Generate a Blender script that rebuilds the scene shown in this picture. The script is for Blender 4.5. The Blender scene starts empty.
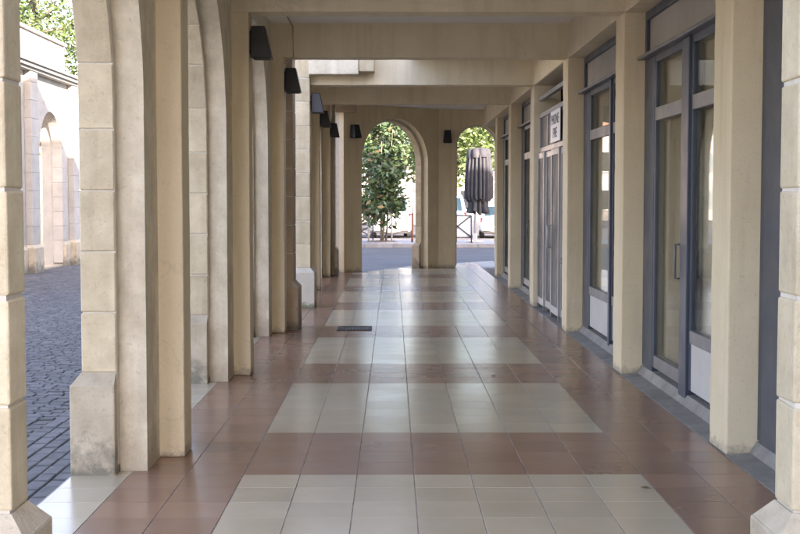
import bpy, bmesh, math, random
import numpy as np
from mathutils import Vector, Matrix
random.seed(7); rng = np.random.default_rng(7)
R = math.radians
S = bpy.context.scene
COL = S.collection

# ---------------------------------------------------------------- camera
EYE = 1.61
cam = bpy.data.cameras.new('camera'); co = bpy.data.objects.new('camera', cam); COL.objects.link(co)
cam.sensor_width = 36.0; cam.lens = 1263 / 800 * 36.0
cam.clip_start = 0.05; cam.clip_end = 2000
co.location = (0, 0, EYE); co.rotation_euler = (R(90 - 3.08), 0, R(-0.32))
S.camera = co
# ---------------------------------------------------------------- light
AZ, EL = R(40), R(24.7)          # sun behind the camera, to the right
w = bpy.data.worlds.new('World'); S.world = w; w.use_nodes = True
nt = w.node_tree; nt.nodes.clear()
sky = nt.nodes.new('ShaderNodeTexSky'); sky.sky_type = 'NISHITA'; sky.sun_disc = False
sky.sun_elevation = EL; sky.sun_rotation = math.pi - AZ
sky.air_density = 1.0; sky.dust_density = 1.6; sky.ozone_density = 1.0
bg = nt.nodes.new('ShaderNodeBackground'); bg.inputs[1].default_value = 0.14
wo = nt.nodes.new('ShaderNodeOutputWorld')
nt.links.new(sky.outputs[0], bg.inputs[0]); nt.links.new(bg.outputs[0], wo.inputs[0])
sl = bpy.data.lights.new('sun', 'SUN'); so = bpy.data.objects.new('sun', sl); COL.objects.link(so)
sl.energy = 4.2; sl.angle = R(0.53); sl.color = (1.0, 0.95, 0.87)
L = Vector((-math.sin(AZ) * math.cos(EL), math.cos(AZ) * math.cos(EL), -math.sin(EL)))
so.rotation_euler = L.to_track_quat('-Z', 'Y').to_euler(); so.location = (20, -20, 30)
S.render.engine = 'CYCLES'
try: S.cycles.use_fast_gi = False; S.cycles.max_bounces = 12; S.cycles.diffuse_bounces = 9
except Exception: pass
S.view_settings.view_transform = 'Standard'; S.view_settings.look = 'None'
S.view_settings.gamma = 1.0; S.view_settings.exposure = 3.05
try: S.view_settings.use_white_balance = True; S.view_settings.white_balance_temperature = 7150; S.view_settings.white_balance_tint = 26
except Exception: pass
try: S.view_settings.use_curve_mapping = False
except Exception: pass

# ---------------------------------------------------------------- materials
def mat(name, c, c2=None, rough=0.8, scale=6.0, bump=0.1, bscale=60.0, var=0.0, metal=0.0, spec=0.5,
        stain=None, stain_h=0.5, stain_scale=5.0, streak=0.0, coat=0.0, aniso=(1, 1, 1), rvar=0.08, translucent=0.0, speck=0.0, crack=0.0, wear=0.0, wearc=(0.4, 0.36, 0.3)):
    m = bpy.data.materials.new(name); m.use_nodes = True
    n = m.node_tree.nodes; l = m.node_tree.links; b = n['Principled BSDF']
    tc = n.new('ShaderNodeTexCoord'); oi = n.new('ShaderNodeObjectInfo'); geo = n.new('ShaderNodeNewGeometry')
    mp = n.new('ShaderNodeMapping'); mp.inputs['Scale'].default_value = aniso
    off = n.new('ShaderNodeVectorMath'); off.operation = 'MULTIPLY_ADD'
    comb = n.new('ShaderNodeCombineXYZ')
    for k in range(3): l.new(oi.outputs['Random'], comb.inputs[k])
    l.new(comb.outputs[0], off.inputs[0]); off.inputs[1].default_value = (17, 31, 23) if var else (0, 0, 0)
    l.new(tc.outputs['Object'], off.inputs[2]); l.new(off.outputs[0], mp.inputs[0])
    nz = n.new('ShaderNodeTexNoise'); nz.inputs['Scale'].default_value = scale; nz.inputs['Detail'].default_value = 8
    nz.inputs['Roughness'].default_value = 0.62; l.new(mp.outputs[0], nz.inputs['Vector'])
    cr = n.new('ShaderNodeValToRGB'); cr.color_ramp.elements[0].position = 0.32; cr.color_ramp.elements[1].position = 0.68
    cr.color_ramp.elements[0].color = (*c, 1); cr.color_ramp.elements[1].color = (*(c2 or c), 1)
    l.new(nz.outputs['Fac'], cr.inputs[0]); out = cr.outputs[0]
    if streak:
        mp2 = n.new('ShaderNodeMapping'); mp2.inputs['Scale'].default_value = (9, 9, 0.7); l.new(off.outputs[0], mp2.inputs[0])
        n2 = n.new('ShaderNodeTexNoise'); n2.inputs['Scale'].default_value = 1.0; n2.inputs['Detail'].default_value = 5; l.new(mp2.outputs[0], n2.inputs['Vector'])
        r2 = n.new('ShaderNodeMapRange'); r2.inputs[1].default_value = 0.5; r2.inputs[2].default_value = 0.75; r2.inputs[4].default_value = streak
        l.new(n2.outputs['Fac'], r2.inputs[0])
        mx = n.new('ShaderNodeMix'); mx.data_type = 'RGBA'; l.new(r2.outputs[0], mx.inputs[0]); l.new(out, mx.inputs[6])
        mx.inputs[7].default_value = (c[0] * 0.55, c[1] * 0.52, c[2] * 0.48, 1); out = mx.outputs[2]
    def overlay(fac, col):
        nonlocal out
        mx = n.new('ShaderNodeMix'); mx.data_type = 'RGBA'; l.new(fac, mx.inputs[0]); l.new(out, mx.inputs[6]); mx.inputs[7].default_value = (*col, 1); out = mx.outputs[2]
    def wnoise(sc_, det=6, ro=0.65, vec=None):
        q = n.new('ShaderNodeTexNoise'); q.inputs['Scale'].default_value = sc_; q.inputs['Detail'].default_value = det; q.inputs['Roughness'].default_value = ro
        l.new(vec or geo.outputs['Position'], q.inputs['Vector']); return q.outputs['Fac']
    def ramp(f, a_, b_, hi):
        q = n.new('ShaderNodeMapRange'); q.inputs[1].default_value = a_; q.inputs[2].default_value = b_; q.inputs[4].default_value = hi; l.new(f, q.inputs[0]); return q.outputs[0]
    if speck:
        overlay(ramp(wnoise(42, 4, 0.7), 0.58, 0.72, speck), (c[0] * .5, c[1] * .47, c[2] * .42))
        overlay(ramp(wnoise(1.1, 6, 0.7), 0.5, 0.75, speck * .8), (c[0] * .66, c[1] * .62, c[2] * .56))
        overlay(ramp(wnoise(2.7, 7, 0.75), 0.60, 0.74, speck * .7), (min(1, c[0] * 1.3), min(1, c[1] * 1.32), min(1, c[2] * 1.38)))
    if crack:
        wv = n.new('ShaderNodeTexNoise'); wv.inputs['Scale'].default_value = 3.0; wv.inputs['Detail'].default_value = 5; l.new(geo.outputs['Position'], wv.inputs['Vector'])
        va = n.new('ShaderNodeVectorMath'); va.operation = 'MULTIPLY_ADD'; l.new(wv.outputs['Color'], va.inputs[0]); va.inputs[1].default_value = (.5, .5, .5); l.new(geo.outputs['Position'], va.inputs[2])
        vo = n.new('ShaderNodeTexVoronoi'); vo.feature = 'DISTANCE_TO_EDGE'; vo.inputs['Scale'].default_value = 0.9; l.new(va.outputs[0], vo.inputs['Vector'])
        cm = n.new('ShaderNodeMapRange'); cm.inputs[1].default_value = 0.0; cm.inputs[2].default_value = 0.007; cm.inputs[3].default_value = 1; cm.inputs[4].default_value = 0; l.new(vo.outputs['Distance'], cm.inputs[0])
        mm = n.new('ShaderNodeMath'); mm.operation = 'MULTIPLY'; l.new(cm.outputs[0], mm.inputs[0]); l.new(ramp(wnoise(0.8, 3), 0.5, 0.62, crack), mm.inputs[1])
        overlay(mm.outputs[0], (c[0] * .35, c[1] * .32, c[2] * .28))
    if wear:
        overlay(ramp(wnoise(1.6, 10, 0.75), 0.48, 0.72, wear), wearc)
        overlay(ramp(wnoise(0.55, 6, 0.7), 0.50, 0.72, wear * .8), (c[0] * .6, c[1] * .58, c[2] * .55))
        st_ = n.new('ShaderNodeMapping'); st_.inputs['Scale'].default_value = (30, 5, 5); st_.inputs['Rotation'].default_value = (0, 0, .35); l.new(geo.outputs['Position'], st_.inputs[0])
        overlay(ramp(wnoise(1.0, 5, 0.7, st_.outputs[0]), 0.66, 0.74, wear * .9), wearc)
        overlay(ramp(wnoise(33, 3, 0.6), 0.69, 0.73, wear), (c[0] * .45, c[1] * .42, c[2] * .4))
    if stain:
        sep = n.new('ShaderNodeSeparateXYZ'); l.new(geo.outputs['Position'], sep.inputs[0])
        n3 = n.new('ShaderNodeTexNoise'); n3.inputs['Scale'].default_value = stain_scale; n3.inputs['Detail'].default_value = 9; n3.inputs['Roughness'].default_value = 0.7
        l.new(geo.outputs['Position'], n3.inputs['Vector'])
        h = n.new('ShaderNodeMapRange'); h.inputs[1].default_value = 0; h.inputs[2].default_value = stain_h; h.inputs[3].default_value = 0.25; h.inputs[4].default_value = -0.28
        l.new(sep.outputs[2], h.inputs[0])
        ad = n.new('ShaderNodeMath'); ad.operation = 'ADD'; l.new(n3.outputs['Fac'], ad.inputs[0]); l.new(h.outputs[0], ad.inputs[1])
        r3 = n.new('ShaderNodeMapRange'); r3.inputs[1].default_value = 0.5; r3.inputs[2].default_value = 0.72; r3.inputs[4].default_value = 0.85
        l.new(ad.outputs[0], r3.inputs[0])
        mx = n.new('ShaderNodeMix'); mx.data_type = 'RGBA'; l.new(r3.outputs[0], mx.inputs[0]); l.new(out, mx.inputs[6])
        mx.inputs[7].default_value = (*stain, 1); out = mx.outputs[2]
    if var:
        fr = n.new('ShaderNodeMath'); fr.operation = 'ADD'; l.new(oi.outputs['Random'], fr.inputs[0]); l.new(geo.outputs['Random Per Island'], fr.inputs[1])
        f2 = n.new('ShaderNodeMath'); f2.operation = 'FRACT'; l.new(fr.outputs[0], f2.inputs[0])
        mr = n.new('ShaderNodeMapRange'); mr.inputs[3].default_value = 1 - var; mr.inputs[4].default_value = 1 + var; l.new(f2.outputs[0], mr.inputs[0])
        hs = n.new('ShaderNodeHueSaturation'); l.new(mr.outputs[0], hs.inputs['Value']); l.new(out, hs.inputs['Color']); out = hs.outputs[0]
    l.new(out, b.inputs['Base Color'])
    b.inputs['Roughness'].default_value = rough; b.inputs['Metallic'].default_value = metal
    b.inputs['Specular IOR Level'].default_value = spec
    if coat: b.inputs['Coat Weight'].default_value = coat; b.inputs['Coat Roughness'].default_value = 0.08
    if rvar:
        rr = n.new('ShaderNodeMapRange'); rr.inputs[1].default_value = 0.3; rr.inputs[2].default_value = 0.7
        rr.inputs[3].default_value = max(0.02, rough - rvar); rr.inputs[4].default_value = min(1, rough + rvar)
        n4 = n.new('ShaderNodeTexNoise'); n4.inputs['Scale'].default_value = scale * 0.7 + 1; n4.inputs['Detail'].default_value = 6
        l.new(geo.outputs['Position'], n4.inputs['Vector']); l.new(n4.outputs['Fac'], rr.inputs[0]); l.new(rr.outputs[0], b.inputs['Roughness'])
    if bump:
        n5 = n.new('ShaderNodeTexNoise'); n5.inputs['Scale'].default_value = bscale; n5.inputs['Detail'].default_value = 6; n5.inputs['Roughness'].default_value = 0.65
        l.new(off.outputs[0], n5.inputs['Vector'])
        bp = n.new('ShaderNodeBump'); bp.inputs['Strength'].default_value = bump; bp.inputs['Distance'].default_value = 0.02
        l.new(n5.outputs['Fac'], bp.inputs['Height']); l.new(bp.outputs[0], b.inputs['Normal'])
    if translucent:
        t = n.new('ShaderNodeBsdfTranslucent'); l.new(out, t.inputs[0]); ms = n.new('ShaderNodeMixShader'); ms.inputs[0].default_value = translucent
        l.new(b.outputs[0], ms.inputs[1]); l.new(t.outputs[0], ms.inputs[2]); l.new(ms.outputs[0], n['Material Output'].inputs[0])
    return m

M = {}
M['paint'] = mat('cream_paint', (0.68, 0.585, 0.405), (0.76, 0.665, 0.475), 0.78, 2.2, 0.22, 60, streak=0.25, speck=.30, crack=.2, stain=(0.34, 0.29, 0.22), stain_h=0.16, stain_scale=13)
M['beam'] = mat('beam_paint', (0.70, 0.605, 0.42), (0.78, 0.685, 0.495), 0.8, 1.6, 0.2, 60, streak=0.28, speck=.22, crack=.3)
M['jamb'] = mat('pale_render', (0.55, 0.485, 0.36), (0.76, 0.69, 0.535), 0.85, 5.0, 0.45, 40, stain=(0.44, 0.37, 0.28), stain_h=0.5, stain_scale=6, streak=0.3, speck=.4, crack=.25)
M['stone'] = mat('pale_stone', (0.47, 0.395, 0.26), (0.62, 0.535, 0.375), 0.88, 5.5, 0.4, 45, var=0.11, streak=0.3, speck=.38)
M['plinth'] = mat('plinth_stone', (0.40, 0.34, 0.245), (0.53, 0.46, 0.345), 0.9, 6, 0.5, 40, var=0.05, speck=.4, stain=(0.14, 0.135, 0.105), stain_h=0.45, stain_scale=7)
M['mossy'] = mat('mossy_plinth', (0.46, 0.42, 0.34), (0.55, 0.50, 0.41), 0.9, 5, 0.35, 40, stain=(0.07, 0.10, 0.035), stain_h=0.22, stain_scale=11)
M['brown'] = mat('weathered_brown_stone', (0.33, 0.25, 0.17), (0.42, 0.33, 0.235), 0.85, 4, 0.3, 45, var=0.06, stain=(0.09, 0.075, 0.06), stain_h=0.5)
M['mortar'] = mat('mortar', (0.50, 0.46, 0.39), (0.62, 0.58, 0.50), 0.9, 10, 0.2, 80)
M['ceil'] = mat('ceiling_paint', (0.78, 0.76, 0.71), (0.85, 0.83, 0.78), 0.9, 1.5, 0.08, 60, speck=.12, crack=.3)
M['red'] = mat('terracotta_tile', (0.265, 0.147, 0.093), (0.30, 0.175, 0.115), 0.25, 1.3, 0, 9, var=0.09, rvar=0.03, spec=.45, wear=.24, wearc=(.31, .25, .21))
M['cream'] = mat('cream_tile', (0.475, 0.395, 0.27), (0.515, 0.44, 0.315), 0.22, 1.3, 0, 9, var=0.06, rvar=0.03, spec=.45, wear=.20, wearc=(.34, .31, .26))
M['grout'] = mat('grout', (0.24, 0.21, 0.18), (0.44, 0.41, 0.37), 0.85, 5, 0.1)
M['concrete'] = mat('threshold_concrete', (0.19, 0.185, 0.17), (0.30, 0.29, 0.27), 0.8, 4, 0.35, 50, wear=.6, wearc=(.42, .40, .36))
M['sett'] = mat('granite_sett', (0.058, 0.059, 0.060), (0.105, 0.104, 0.102), 0.75, 8, 0.3, 40, var=0.25)
M['joint'] = mat('sett_joint', (0.10, 0.094, 0.082), (0.16, 0.15, 0.13), 0.95, 9, 0.3)
M['asphalt'] = mat('asphalt', (0.055, 0.055, 0.057), (0.085, 0.084, 0.083), 0.8, 0.5, 0.3, 90)
M['pave'] = mat('pavement_concrete', (0.24, 0.23, 0.215), (0.34, 0.33, 0.31), 0.85, 1.2, 0.2, 50)
M['kerb'] = mat('kerb_stone', (0.15, 0.15, 0.15), (0.24, 0.24, 0.235), 0.8, 4, 0.2)
M['frame'] = mat('blue_grey_metal', (0.050, 0.066, 0.098), (0.068, 0.085, 0.12), 0.38, 3, 0.02, 40, metal=0.2)
M['railm'] = mat('grey_metal_rail', (0.16, 0.165, 0.18), (0.22, 0.225, 0.24), 0.4, 4, 0.02, metal=0.3)
M['panel'] = mat('white_panel', (0.50, 0.49, 0.47), (0.58, 0.57, 0.55), 0.5, 2, 0.03)
M['spandrel'] = mat('grey_spandrel_panel', (0.30, 0.285, 0.255), (0.37, 0.355, 0.32), 0.6, 2, 0.05)
M['gate'] = mat('gate_grey', (0.27, 0.28, 0.30), (0.36, 0.37, 0.39), 0.35, 3, 0.02, metal=0.4)
M['gatep'] = mat('gate_sheet', (0.06, 0.064, 0.072), (0.085, 0.09, 0.10), 0.5, 3, 0.02, metal=0.2)
M['black'] = mat('black_metal', (0.012, 0.013, 0.016), (0.02, 0.021, 0.026), 0.42, 5, 0.03)
M['iron'] = mat('cast_iron', (0.03, 0.028, 0.026), (0.055, 0.05, 0.045), 0.6, 12, 0.2)
M['blind'] = mat('beige_blind', (0.60, 0.53, 0.41), (0.66, 0.59, 0.47), 0.8, 1.5, 0.05)
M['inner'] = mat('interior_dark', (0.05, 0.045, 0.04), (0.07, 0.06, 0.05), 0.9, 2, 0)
M['sign'] = mat('sign_white', (0.72, 0.72, 0.72), (0.78, 0.78, 0.78), 0.4, 2, 0)
M['ink'] = mat('sign_ink', (0.035, 0.04, 0.075), None, 0.5, 2, 0)
M['pipe'] = mat('pipe_paint', (0.40, 0.34, 0.25), (0.46, 0.40, 0.30), 0.6, 6, 0.05)
M['bark'] = mat('bark', (0.10, 0.085, 0.065), (0.19, 0.165, 0.13), 0.9, 9, 0.5, 25)
M['palebark'] = mat('pale_bark', (0.30, 0.28, 0.23), (0.44, 0.42, 0.36), 0.85, 4, 0.4, 20)
M['leaf'] = mat('magnolia_leaf', (0.040, 0.075, 0.032), (0.085, 0.13, 0.055), 0.20, 2.5, 0, var=0.35, translucent=0.12)
M['leafb'] = mat('rusty_leaf', (0.10, 0.075, 0.035), (0.14, 0.11, 0.05), 0.55, 2.5, 0, var=0.25)
M['leaf2'] = mat('street_leaf', (0.06, 0.105, 0.03), (0.11, 0.155, 0.045), 0.5, 1.2, 0, var=0.3, translucent=0.3)
M['canvas'] = mat('grey_canvas', (0.026, 0.027, 0.030), (0.04, 0.041, 0.045), 0.85, 4, 0.15, 60)
M['pole'] = mat('grey_pole', (0.42, 0.42, 0.42), (0.52, 0.52, 0.52), 0.4, 4, 0.02, metal=0.5)
M['banner'] = mat('white_banner', (0.66, 0.66, 0.68), (0.72, 0.72, 0.74), 0.6, 3, 0.05)
M['carw'] = mat('white_car_paint', (0.70, 0.70, 0.70), (0.74, 0.74, 0.74), 0.25, 1, 0, coat=0.8, rvar=0)
M['carb'] = mat('pale_blue_car_paint', (0.10, 0.20, 0.30), (0.12, 0.23, 0.33), 0.25, 1, 0, coat=0.8, rvar=0)
M['carg'] = mat('car_glass', (0.02, 0.05, 0.07), (0.03, 0.07, 0.095), 0.06, 1, 0, rvar=0)
M['winpane'] = mat('house_window', (0.018, 0.02, 0.022), (0.03, 0.032, 0.034), 0.1, 1, 0, rvar=0)
M['tail'] = mat('tail_lamp', (0.28, 0.01, 0.015), None, 0.15, 1, 0, rvar=0)
M['tyre'] = mat('tyre', (0.018, 0.018, 0.018), (0.028, 0.028, 0.028), 0.8, 6, 0.1)
M['rim'] = mat('alloy', (0.45, 0.45, 0.46), None, 0.3, 6, 0, metal=0.8)
M['plate'] = mat('number_plate', (0.65, 0.65, 0.62), None, 0.5, 6, 0)
M['soil'] = mat('soil', (0.07, 0.045, 0.03), (0.11, 0.075, 0.05), 0.95, 9, 0.5)
M['wall'] = mat('pale_wall', (0.52, 0.49, 0.43), (0.62, 0.59, 0.53), 0.85, 0.8, 0.15, 40, streak=0.15)
M['opp'] = mat('courtyard_stone', (0.335, 0.32, 0.285), (0.42, 0.405, 0.365), 0.85, 3, 0.2, 50, var=0.05)
M['house'] = mat('far_house', (0.50, 0.44, 0.36), (0.58, 0.52, 0.44), 0.9, 0.6, 0.1)
M['roof'] = mat('roof_tile', (0.26, 0.13, 0.08), (0.36, 0.19, 0.12), 0.85, 2, 0.3, 12)
M['shutter'] = mat('shutter', (0.20, 0.23, 0.22), (0.26, 0.29, 0.28), 0.6, 3, 0.05)
M['rust'] = mat('brown_post', (0.14, 0.06, 0.035), (0.19, 0.09, 0.05), 0.7, 6, 0.1)

def glass(name, tint, refl=0.5):
    m = bpy.data.materials.new(name); m.use_nodes = True; n = m.node_tree.nodes; l = m.node_tree.links; n.remove(n['Principled BSDF'])
    tr = n.new('ShaderNodeBsdfTransparent'); tr.inputs[0].default_value = (*tint, 1)
    gl = n.new('ShaderNodeBsdfGlossy'); gl.inputs['Roughness'].default_value = 0.015; gl.inputs[0].default_value = (0.9, 0.95, 1, 1)
    fr = n.new('ShaderNodeFresnel'); fr.inputs[0].default_value = 1.55
    ma = n.new('ShaderNodeMath'); ma.operation = 'MULTIPLY_ADD'; ma.use_clamp = True; l.new(fr.outputs[0], ma.inputs[0]); ma.inputs[1].default_value = 0.26; ma.inputs[2].default_value = 0.03
    nz = n.new('ShaderNodeTexNoise'); nz.inputs['Scale'].default_value = 1.1; tcx = n.new('ShaderNodeTexCoord'); l.new(tcx.outputs['Object'], nz.inputs['Vector'])
    bp = n.new('ShaderNodeBump'); bp.inputs['Strength'].default_value = 0.03; l.new(nz.outputs['Fac'], bp.inputs['Height']); l.new(bp.outputs[0], gl.inputs['Normal'])
    mx = n.new('ShaderNodeMixShader'); l.new(ma.outputs[0], mx.inputs[0]); l.new(tr.outputs[0], mx.inputs[1]); l.new(gl.outputs[0], mx.inputs[2])
    l.new(mx.outputs[0], n['Material Output'].inputs[0]); return m
M['glass'] = glass('shop_glass', (0.86, 0.86, 0.83))

# ---------------------------------------------------------------- helpers
def link(name, me, m, parent=None, loc=None, rz=0, kind=None):
    o = bpy.data.objects.new(name, me); COL.objects.link(o)
    if me is not None and m is not None and not me.materials: me.materials.append(M[m] if isinstance(m, str) else m)
    if parent: o.parent = parent
    if loc: o.location = loc
    if rz: o.rotation_euler = (0, 0, rz)
    if kind: o['kind'] = kind
    return o
def tag(o, label, cat, group=None):
    o['label'] = label; o['category'] = cat
    if group: o['group'] = group
    return o
def thing(name, label, cat, loc=(0, 0, 0), rz=0, group=None):
    o = bpy.data.objects.new(name, None); COL.objects.link(o); o.location = loc; o.rotation_euler = (0, 0, rz); o.empty_display_size = 0.2
    return tag(o, label, cat, group)
def bm_box(bm, x0, x1, y0, y1, z0, z1, bev=0.0, seg=1):
    b2 = bmesh.new(); bmesh.ops.create_cube(b2, size=1)
    for v in b2.verts:
        v.co = ((x0 + x1) / 2 + v.co.x * (x1 - x0), (y0 + y1) / 2 + v.co.y * (y1 - y0), (z0 + z1) / 2 + v.co.z * (z1 - z0))
    if bev: bmesh.ops.bevel(b2, geom=b2.edges[:], offset=bev, segments=seg, affect='EDGES', profile=0.5)
    t = bpy.data.meshes.new('t'); b2.to_mesh(t); b2.free(); bm.from_mesh(t); bpy.data.meshes.remove(t)
def fin(bm, name, smooth=False):
    me = bpy.data.meshes.new(name); bm.to_mesh(me); bm.free()
    if smooth: me.polygons.foreach_set('use_smooth', [True] * len(me.polygons))
    return me
def box(name, m, ext, parent=None, bev=0.006, seg=1, **k):
    bm = bmesh.new(); bm_box(bm, *ext, bev=bev, seg=seg); return link(name, fin(bm, name), m, parent, **k)
def rbox(name, m, ext, parent=None, bev=0.010, step=0.07, amp=0.0022, **k):
    '''box with worn, slightly uneven edges'''
    from mathutils import noise
    bm = bmesh.new(); bm_box(bm, *ext, bev=bev, seg=2)
    ax = max(range(3), key=lambda i: ext[2 * i + 1] - ext[2 * i]); n = Vector([1 if i == ax else 0 for i in range(3)])
    p = ext[2 * ax] + step
    while p < ext[2 * ax + 1] - step * .6:
        bmesh.ops.bisect_plane(bm, geom=bm.verts[:] + bm.edges[:] + bm.faces[:], plane_co=n * p, plane_no=n); p += step * random.uniform(.6, 1.4)
    c = Vector([(ext[2 * i] + ext[2 * i + 1]) / 2 for i in range(3)])
    for v in bm.verts:
        q = v.co * 6.0; d = noise.noise(q) * .5 + noise.noise(q * 4.1) * .7
        w_ = min(0.0, d - .15) * 2.2 + d * .35
        dr = Vector([(c[i] - v.co[i]) if i != ax else 0 for i in range(3)]); dr = dr.normalized() if dr.length > 1e-6 else dr
        v.co -= dr * w_ * amp
    return link(name, fin(bm, name), m, parent, **k)
def boxes(name, m, exts, parent=None, bev=0.004, **k):
    bm = bmesh.new()
    for e in exts: bm_box(bm, *e, bev=bev)
    return link(name, fin(bm, name), m, parent, **k)
def bm_prism(bm, poly, y0, y1, bev=0.0):
    """poly of (x,z); extruded along local y"""
    a = [bm.verts.new((p[0], y0, p[1])) for p in poly]; b = [bm.verts.new((p[0], y1, p[1])) for p in poly]
    fs = [bm.faces.new(a), bm.faces.new(b[::-1])]
    n = len(poly)
    for i in range(n): fs.append(bm.faces.new((a[(i + 1) % n], a[i], b[i], b[(i + 1) % n])))
    bmesh.ops.recalc_face_normals(bm, faces=fs)
    if bev:
        es = {e for f in fs for e in f.edges}; bmesh.ops.bevel(bm, geom=list(es), offset=bev, segments=1, affect='EDGES')
    else: bmesh.ops.triangulate(bm, faces=fs[:2])
def prism(poly, y0, y1, name, bev=0.0):
    bm = bmesh.new(); bm_prism(bm, poly, y0, y1, bev); return fin(bm, name)
def frustum(bm, lo, hi, z0, z1):
    """lo/hi = (x0,x1,y0,y1)"""
    def ring(e, z): return [bm.verts.new(p) for p in ((e[0], e[2], z), (e[1], e[2], z), (e[1], e[3], z), (e[0], e[3], z))]
    a, b = ring(lo, z0), ring(hi, z1)
    bm.faces.new(a[::-1]); bm.faces.new(b)
    for i in range(4): bm.faces.new((a[i], a[(i + 1) % 4], b[(i + 1) % 4], b[i]))
def bm_tube(bm, pts, rad, n=8):
    rings = []
    pts = [Vector(p) for p in pts]
    if not hasattr(rad, '__len__'): rad = [rad] * len(pts)
    for i, p in enumerate(pts):
        d = (pts[min(i + 1, len(pts) - 1)] - pts[max(i - 1, 0)]).normalized()
        a = d.orthogonal().normalized(); b = d.cross(a)
        rings.append([bm.verts.new(p + (a * math.cos(2 * math.pi * k / n) + b * math.sin(2 * math.pi * k / n)) * rad[i]) for k in range(n)])
    for r0, r1 in zip(rings, rings[1:]):
        # align
        off = min(range(n), key=lambda s: (r1[s].co - r0[0].co).length)
        for k in range(n): bm.faces.new((r0[k], r0[(k + 1) % n], r1[(k + 1 + off) % n], r1[(k + off) % n]))
    bm.faces.new(rings[0][::-1]); bm.faces.new(rings[-1])
    bmesh.ops.recalc_face_normals(bm, faces=bm.faces[:])
def tube(name, m, pts, rad, parent=None, n=8, **k):
    bm = bmesh.new(); bm_tube(bm, pts, rad, n); return link(name, fin(bm, name, True), m, parent, **k)
def quads(name, V, m, parent=None, kind=None, nv=4):
    """V: (N,4,3) array of quads -> one mesh"""
    V = np.asarray(V, dtype=np.float32); N = len(V)
    me = bpy.data.meshes.new(name); me.vertices.add(N * nv); me.vertices.foreach_set('co', V.reshape(-1))
    me.loops.add(N * nv); me.loops.foreach_set('vertex_index', np.arange(N * nv, dtype=np.int32))
    me.polygons.add(N); me.polygons.foreach_set('loop_start', np.arange(0, N * nv, nv, dtype=np.int32)); me.polygons.foreach_set('loop_total', np.full(N, nv, dtype=np.int32))
    me.update(); me.validate(); return link(name, me, m, parent, kind=kind)

# ================================================================ SETTING
BAY = 3.667; YP = lambda k: 7.82 + BAY * k; YC = lambda k: YP(k) + 0.14
XW = -1.455      # inner face of the arcade wall
XP = -1.30       # face of the posts
XR = 2.09        # face of the right-hand pillars
ground = bpy.data.meshes.new('street')
ground.from_pydata([(-600, -300, -0.10), (600, -300, -0.10), (600, 900, -0.10), (-600, 900, -0.10)], [], [(0, 1, 2, 3)])
link('street', ground, 'asphalt', kind='structure')

# unseen pale paving added behind the camera to bounce sunlight inside
box('bounce_paving', 'pave', (-30, 30, -40, 1.59, -0.3, -0.02), bev=0, kind='structure')
# tiled floor
T = 1 / 3; X0 = -0.874; TW = 0.3324
fl = bmesh.new()
poly = [(-1.88, 1.6), (2.6, 1.6), (2.6, 33.0), (0.41, 30.3), (-0.75, 27.95), (-1.35, 27.9), (-1.88, 27.0)]
a = [fl.verts.new((x, y, -0.14)) for x, y in poly]; b_ = [fl.verts.new((x, y, -0.0035)) for x, y in poly]
fl.faces.new(a[::-1]); fl.faces.new(b_)
for i in range(len(poly)): fl.faces.new((a[i], a[(i + 1) % len(poly)], b_[(i + 1) % len(poly)], b_[i]))
floor = link('floor', fin(fl, 'floor'), 'grout', kind='structure')
def inside(x, y):
    c = False; n = len(poly)
    for i in range(n):
        x1, y1 = poly[i]; x2, y2 = poly[(i + 1) % n]
        if (y1 > y) != (y2 > y) and x < (x2 - x1) * (y - y1) / (y2 - y1) + x1: c = not c
    return c
GRATE = (-0.69, -0.262, 15.40, 15.86)
tiles = []
for r in range(-17, 78):
    y0 = 7.31 + r * T; y1 = y0 + T
    for c in range(-4, 9):
        x0 = X0 + c * TW; x1 = min(x0 + TW, XR - 0.004)
        if c == -4: continue
        if not (inside(x0 + .02, y0 + .02) and inside(x1 - .02, y1 - .02) and inside(x0 + .02, y1 - .02) and inside(x1 - .02, y0 + .02)): continue
        cream = (0 <= c <= 6 and (r % 11) >= 4) or (c == -3 and not (15.4 < y0 < 18.6) and y0 < 26)
        tiles.append((x0, x1, y0, y1, cream))
G = 0.0028
vis = [t for t in tiles if t[3] > 5.7]
vis.sort(key=lambda t: t[2])
single = set(vis[:300])
def tile_mesh(w, d, name):
    bm = bmesh.new(); w2, d2 = w / 2 - G, d / 2 - G * .6; c = 0.0012
    lo = [bm.verts.new(p) for p in ((-w2, -d2, -0.010), (w2, -d2, -0.010), (w2, d2, -0.010), (-w2, d2, -0.010))]
    mi = [bm.verts.new(p) for p in ((-w2, -d2, -c), (w2, -d2, -c), (w2, d2, -c), (-w2, d2, -c))]
    hi = [bm.verts.new(p) for p in ((-w2 + c, -d2 + c, 0), (w2 - c, -d2 + c, 0), (w2 - c, d2 - c, 0), (-w2 + c, d2 - c, 0))]
    for A, B in ((lo, mi), (mi, hi)):
        for i in range(4): bm.faces.new((A[i], A[(i + 1) % 4], B[(i + 1) % 4], B[i]))
    bm.faces.new(hi); return fin(bm, name)
tm = {}
for t in tiles:
    if t not in single: continue
    key = (round(t[1] - t[0], 3), t[4])
    if key not in tm: tm[key] = tile_mesh(t[1] - t[0], T, 'tile')
    o = link('tile', tm[key], 'cream' if t[4] else 'red', floor, loc=((t[0] + t[1]) / 2, (t[2] + t[3]) / 2, random.uniform(-.0004, .0004)))
    o.rotation_euler = (random.gauss(0, .0009), random.gauss(0, .0009), 0)
def cut_out(t):  # leave room for the drain grate
    return t[0] < GRATE[1] - .02 and t[1] > GRATE[0] + .02 and t[2] < GRATE[3] - .02 and t[3] > GRATE[2] + .02
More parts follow.
